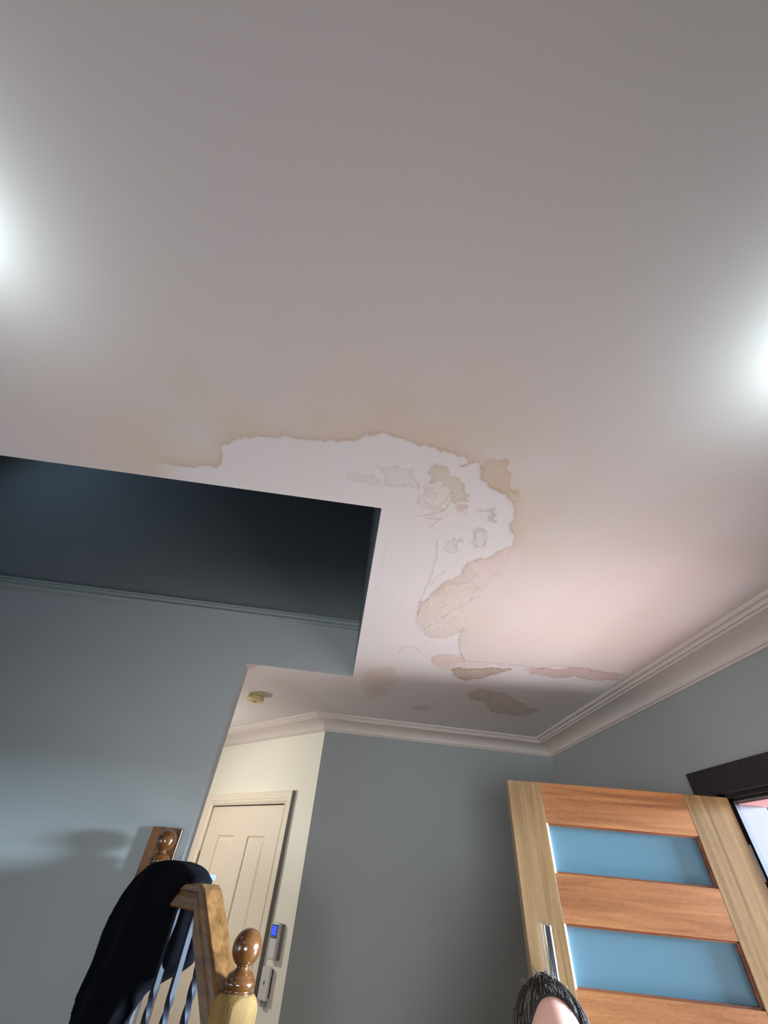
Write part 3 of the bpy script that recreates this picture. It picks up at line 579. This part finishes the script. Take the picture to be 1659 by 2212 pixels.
def head_r(d):
    # d: unit direction; radii of an egg-shaped skull with jaw taper
    x, y, z = d
    a, bb, c_ = .0760, .092, .112
    p = Vector((x*a, y*bb, z*c_))
    if z < 0:
        t = -z; p.x *= 1-.30*t*t; p.y *= 1-.16*t*t
        if y < 0: p.y -= .010*t*(1-t)*4*.5
        p.y -= .018*t*t
    if y < 0 and z > 0: p.y *= 1-.05*z     # upright forehead
    if y > 0: p.y *= 1.04
    if z > 0: p.x *= 1+.10*z; p.y *= 1+.04*z
    def g(cx, cz, sx, sz, amp):
        nonlocal p
        if y < 0: p.y -= amp*math.exp(-((p.x-cx)/sx)**2-((p.z-cz)/sz)**2)*min(1, -y*2)
    g(0, -.030, .010, .020, .020); g(0, -.042, .014, .009, .008); g(0, -.008, .009, .018, .006)     # nose
    for sgn in (-1, 1):
        g(sgn*.031, -.004, .016, .011, -.012)      # eye sockets
        g(sgn*.030, .018, .022, .008, .004)        # brow ridge
        g(sgn*.040, -.032, .018, .016, .004)       # cheeks
    g(0, -.064, .020, .0045, .006); g(0, -.073, .017, .0045, .006); g(0, -.0685, .020, .0018, -.004); g(0, -.094, .018, .014, .008)
    return p
b = BM(); nu, nvv = 96, 72
loops = []
for j in range(1, nvv):
    th = PI*j/nvv
    loops.append([hc+head_r((math.sin(th)*math.cos(2*PI*i/nu), math.sin(th)*math.sin(2*PI*i/nu), -math.cos(th))) for i in range(nu)])
loft(b, loops)
headraw = obj('headraw', b, skin)
# skeleton for the rest of the body
V_ = []; E_ = []; Rr = []
def jv(p, r, par=None):
    V_.append(p); Rr.append(r)
    if par is not None: E_.append((par, len(V_)-1))
    return len(V_)-1
k_ = PH/1.65
pel = jv((0, .02, .92*k_), (.135, .10)); wa = jv((0, .015, 1.06*k_), (.115, .085), pel); ch = jv((0, .02, 1.24*k_), (.135, .10), wa); sh_ = jv((0, .025, 1.36*k_), (.10, .075), ch)
nk = jv((0, .022, 1.43*k_), (.052, .052), sh_); jv((0, .006, 1.50*k_), (.050, .052), nk)
for sg in (-1, 1):
    a = jv((sg*.155, .025, 1.345*k_), (.050, .048), sh_); e = jv((sg*.215, .035, 1.08*k_), (.038, .038), a); wv = jv((sg*.235, -.02, .86*k_), (.024, .020), e)
    pm = jv((sg*.236, -.035, .80*k_), (.017, .034), wv)
    for fi, (oy, ln) in enumerate([(-.030, .066), (-.011, .074), (.009, .070), (.027, .056)]):
        r0 = jv((sg*.236, -.035+oy*.8, .775*k_), (.0095, .0095), pm)
        r1 = jv((sg*.233, -.040+oy, .775*k_-ln*.45), (.0085, .0085), r0); r2 = jv((sg*.226, -.042+oy, .775*k_-ln*.75), (.008, .008), r1); jv((sg*.216, -.042+oy, .775*k_-ln), (.007, .007), r2)
    t0 = jv((sg*.228, -.060, .815*k_), (.010, .010), wv); t1 = jv((sg*.222, -.078, .785*k_), (.0095, .0095), t0); jv((sg*.216, -.082, .758*k_), (.008, .008), t1)
    hp = jv((sg*.085, .02, .86*k_), (.085, .085), pel); kn = jv((sg*.095, .01, .48*k_), (.056, .058), hp); an = jv((sg*.10, .035, .085), (.036, .040), kn)
    bl_ = jv((sg*.105, -.05, .035), (.040, .028), an); jv((sg*.11, -.13, .025), (.036, .020), bl_)
me = bpy.data.meshes.new('skel'); me.from_pydata(V_, E_, []); so = bpy.data.objects.new('skel', me); C.objects.link(so)
md = so.modifiers.new('skin', 'SKIN'); md.use_smooth_shade = True
for i, v in enumerate(me.skin_vertices[0].data): v.radius = Rr[i]; v.use_root = (i == 0)
sb_ = so.modifiers.new('sub', 'SUBSURF'); sb_.levels = 2; sb_.render_levels = 2
dg = bpy.context.evaluated_depsgraph_get(); dg.update()
bodyme = bpy.data.meshes.new_from_object(so.evaluated_get(dg)); headme = headraw.data.copy()
bpy.data.objects.remove(so, do_unlink=True); bpy.data.objects.remove(headraw, do_unlink=True)
b = BM(); b.from_mesh(bodyme); b.from_mesh(headme)
# ears
for sg in (-1, 1):
    loops = []
    for k2 in range(9):
        a = -PI/2+PI*k2/8; rr_ = .005+.012*math.cos(a)
        loops.append([hc+Vector((sg*(.070+.010*math.cos(a)+.006*math.cos(t2)), .012+rr_*1.3*math.sin(t2)+.006*math.sin(a), -.012+.030*math.sin(a)+.004*math.cos(t2))) for t2 in [2*PI*q/12 for q in range(12)]])
    loft(b, loops)
raw = obj('raw', b, skin, fin=False); rm = raw.modifiers.new('r', 'REMESH'); rm.mode = 'VOXEL'; rm.voxel_size = .0045
s3 = raw.modifiers.new('s', 'SMOOTH'); s3.iterations = 2; s3.factor = .5
bake(raw, 'body', skin, pers)
# clothes: shells grown from the same skeleton
def cloth(name, keys, rad, m):
    me = bpy.data.meshes.new('c'); vs, es, rs = keys
    me.from_pydata(vs, es, []); so = bpy.data.objects.new('c', me); C.objects.link(so)
    md = so.modifiers.new('skin', 'SKIN')
    for i, v in enumerate(me.skin_vertices[0].data): v.radius = rs[i]; v.use_root = (i == 0)
    sb = so.modifiers.new('sub', 'SUBSURF'); sb.levels = 2; sb.render_levels = 2
    return bake(so, name, m, pers)
sv = [(0, .02, .90*k_), (0, .015, 1.06*k_), (0, .02, 1.24*k_), (0, .025, 1.36*k_), (-.155, .025, 1.345*k_), (-.19, .03, 1.19*k_), (.155, .025, 1.345*k_), (.19, .03, 1.19*k_)]
cloth('shirt', (sv, [(0, 1), (1, 2), (2, 3), (3, 4), (4, 5), (3, 6), (6, 7)], [(.150, .118), (.130, .102), (.150, .118), (.108, .088), (.064, .062), (.060, .058), (.064, .062), (.060, .058)]), 0, mat('dark_shirt_cloth', (48, 54, 66), rough=.9))
tv = [(0, .02, .93*k_)]; te = []; tr = [(.142, .112)]
for sg in (-1, 1):
    tv += [(sg*.085, .02, .84*k_), (sg*.095, .01, .48*k_), (sg*.10, .035, .10)]; n0 = len(tv)-3; te += [(0, n0), (n0, n0+1), (n0+1, n0+2)]; tr += [(.098, .098), (.070, .072), (.060, .064)]
cloth('trousers', (tv, te, tr), 0, mat('dark_trouser_cloth', (34, 38, 48), rough=.9))
for sg in (-1, 1):
    b = BM(); lathe(b, [(0, -.0115), (.006, -.0098), (.0105, -.005), (.0115, 0), (.0105, .005), (.006, .0098), (0, .0115)], 20, (hc.x+sg*.031, hc.y-.0695, hc.z-.004)); obj('eye', b, mat('eye_white', (220, 214, 208), rough=.2), pers, smooth=True)
    b = BM(); pts = [hc+Vector((sg*(.014+.034*t_), -.090+.018*t_*t_, .015+.007*math.sin(t_*PI*.8))) for t_ in [q/8 for q in range(9)]]
    tube(b, pts, [.002, .0032, .0036, .0036, .0034, .003, .0026, .002, .001], 8); obj('eyebrow', b, mat('brow_hair', (66, 48, 40), rough=.8), pers, smooth=True)
# hair: scalp cap plus strands swept back from the hairline and wisps on the crown
hairm = mat('dark_hair', (38, 31, 29), rough=.6, spec=.3, bump=.8, bscale=400)
hairg = mat('grey_hair', (112, 104, 98), rough=.5, spec=.5)
def hp_(az, el, lift):     # az 0 = face front, el elevation
    d = Vector((math.sin(az)*math.cos(el), -math.cos(az)*math.cos(el), math.sin(el)))
    p = head_r(d); nrm = Vector((d.x/.0760, d.y/.092, d.z/.112)).normalized(); return hc+p+nrm*lift
def hairline(az):          # elevation of the hairline around the head
    a = abs(az)
    pts = [(0, 1.06), (.35, 1.03), (.62, .92), (.85, .62), (1.05, .24), (1.35, -.12), (1.7, -.30), (PI, -.42)]
    for (x0, y0), (x1, y1) in zip(pts, pts[1:]):
        if a <= x1: return y0+(y1-y0)*(a-x0)/(x1-x0)
    return -.42
b = BM(); loops = []
NA, NE = 96, 22
for j in range(NE+1):
    l = []
    for i in range(NA):
        az = -PI+2*PI*i/NA; h0 = hairline(az); el = h0+(PI/2-.02-h0)*j/NE
        lift = .0005+.0095*min(1, j/5)+.0015*math.sin(az*31+j*.3)*min(1, j/4)
        l.append(hp_(az, el, lift))
    loops.append(l)
loft(b, loops)
hair = obj('hair', b, [hairm, hairg], pers, smooth=True)
b = BM(); b2 = BM(); rnd = random.Random(5)
def strand(bm, az, el0, length, lift0, curl, r=.0009, wob=.0):
    pts = []
    n = 9; az_ = az; 
    for k2 in range(n):
        t_ = k2/(n-1); el = el0+length*t_
        e2 = el if el < PI/2 else PI-el; a2 = az_ if el < PI/2 else az_+PI
        p = hp_(a2, e2, lift0+.006*math.sin(PI*t_)+curl*t_*t_)
        p += Vector((math.sin(t_*7+az*20)*wob, math.cos(t_*6+az*33)*wob, math.sin(t_*9+az*11)*wob)); pts.append(p)
    tube(bm, pts, [r*(1-.6*q/(n-1)) for q in range(n)], 5)
for i in range(900):      # lying strands combed back over the whole scalp
    az = rnd.uniform(-PI, PI) if i % 3 == 0 else rnd.gauss(0, .7); h0 = hairline(az)
    strand(b if rnd.random() > .22 else b2, az, h0+rnd.uniform(-.04, .5), rnd.uniform(.35, .8), rnd.uniform(.006, .0095), rnd.uniform(-.006, .001), rnd.uniform(.0004, .0011), rnd.uniform(0, .0012))
for i in range(120):      # loose wisps that stand up on the crown
    az = rnd.gauss(-.1, .9); el = rnd.uniform(1.0, 1.5)
    p = hp_(az, min(el, 1.5), .006); pts = [p]; d = Vector((rnd.gauss(0, .5), rnd.gauss(0, .4), 1.0)).normalized(); L_ = rnd.uniform(.006, .020)
    cv_ = Vector((rnd.gauss(0, 1), rnd.gauss(0, 1), rnd.gauss(-.6, .5)))*.55
    for k2 in range(6):
        pts.append(pts[-1]+d*L_/5); d = (d+cv_*.42).normalized()
    tube(b2 if rnd.random() > .45 else b, pts, .0006, 5)
for nm, bb_, mm in (('hair_strands', b, hairm), ('grey_hair_strands', b2, hairg)):
    o = obj(nm, bb_, mm, hair, smooth=True); o['label'] = 'dark combed strands' if mm is hairm else 'silver grey strands and wisps'
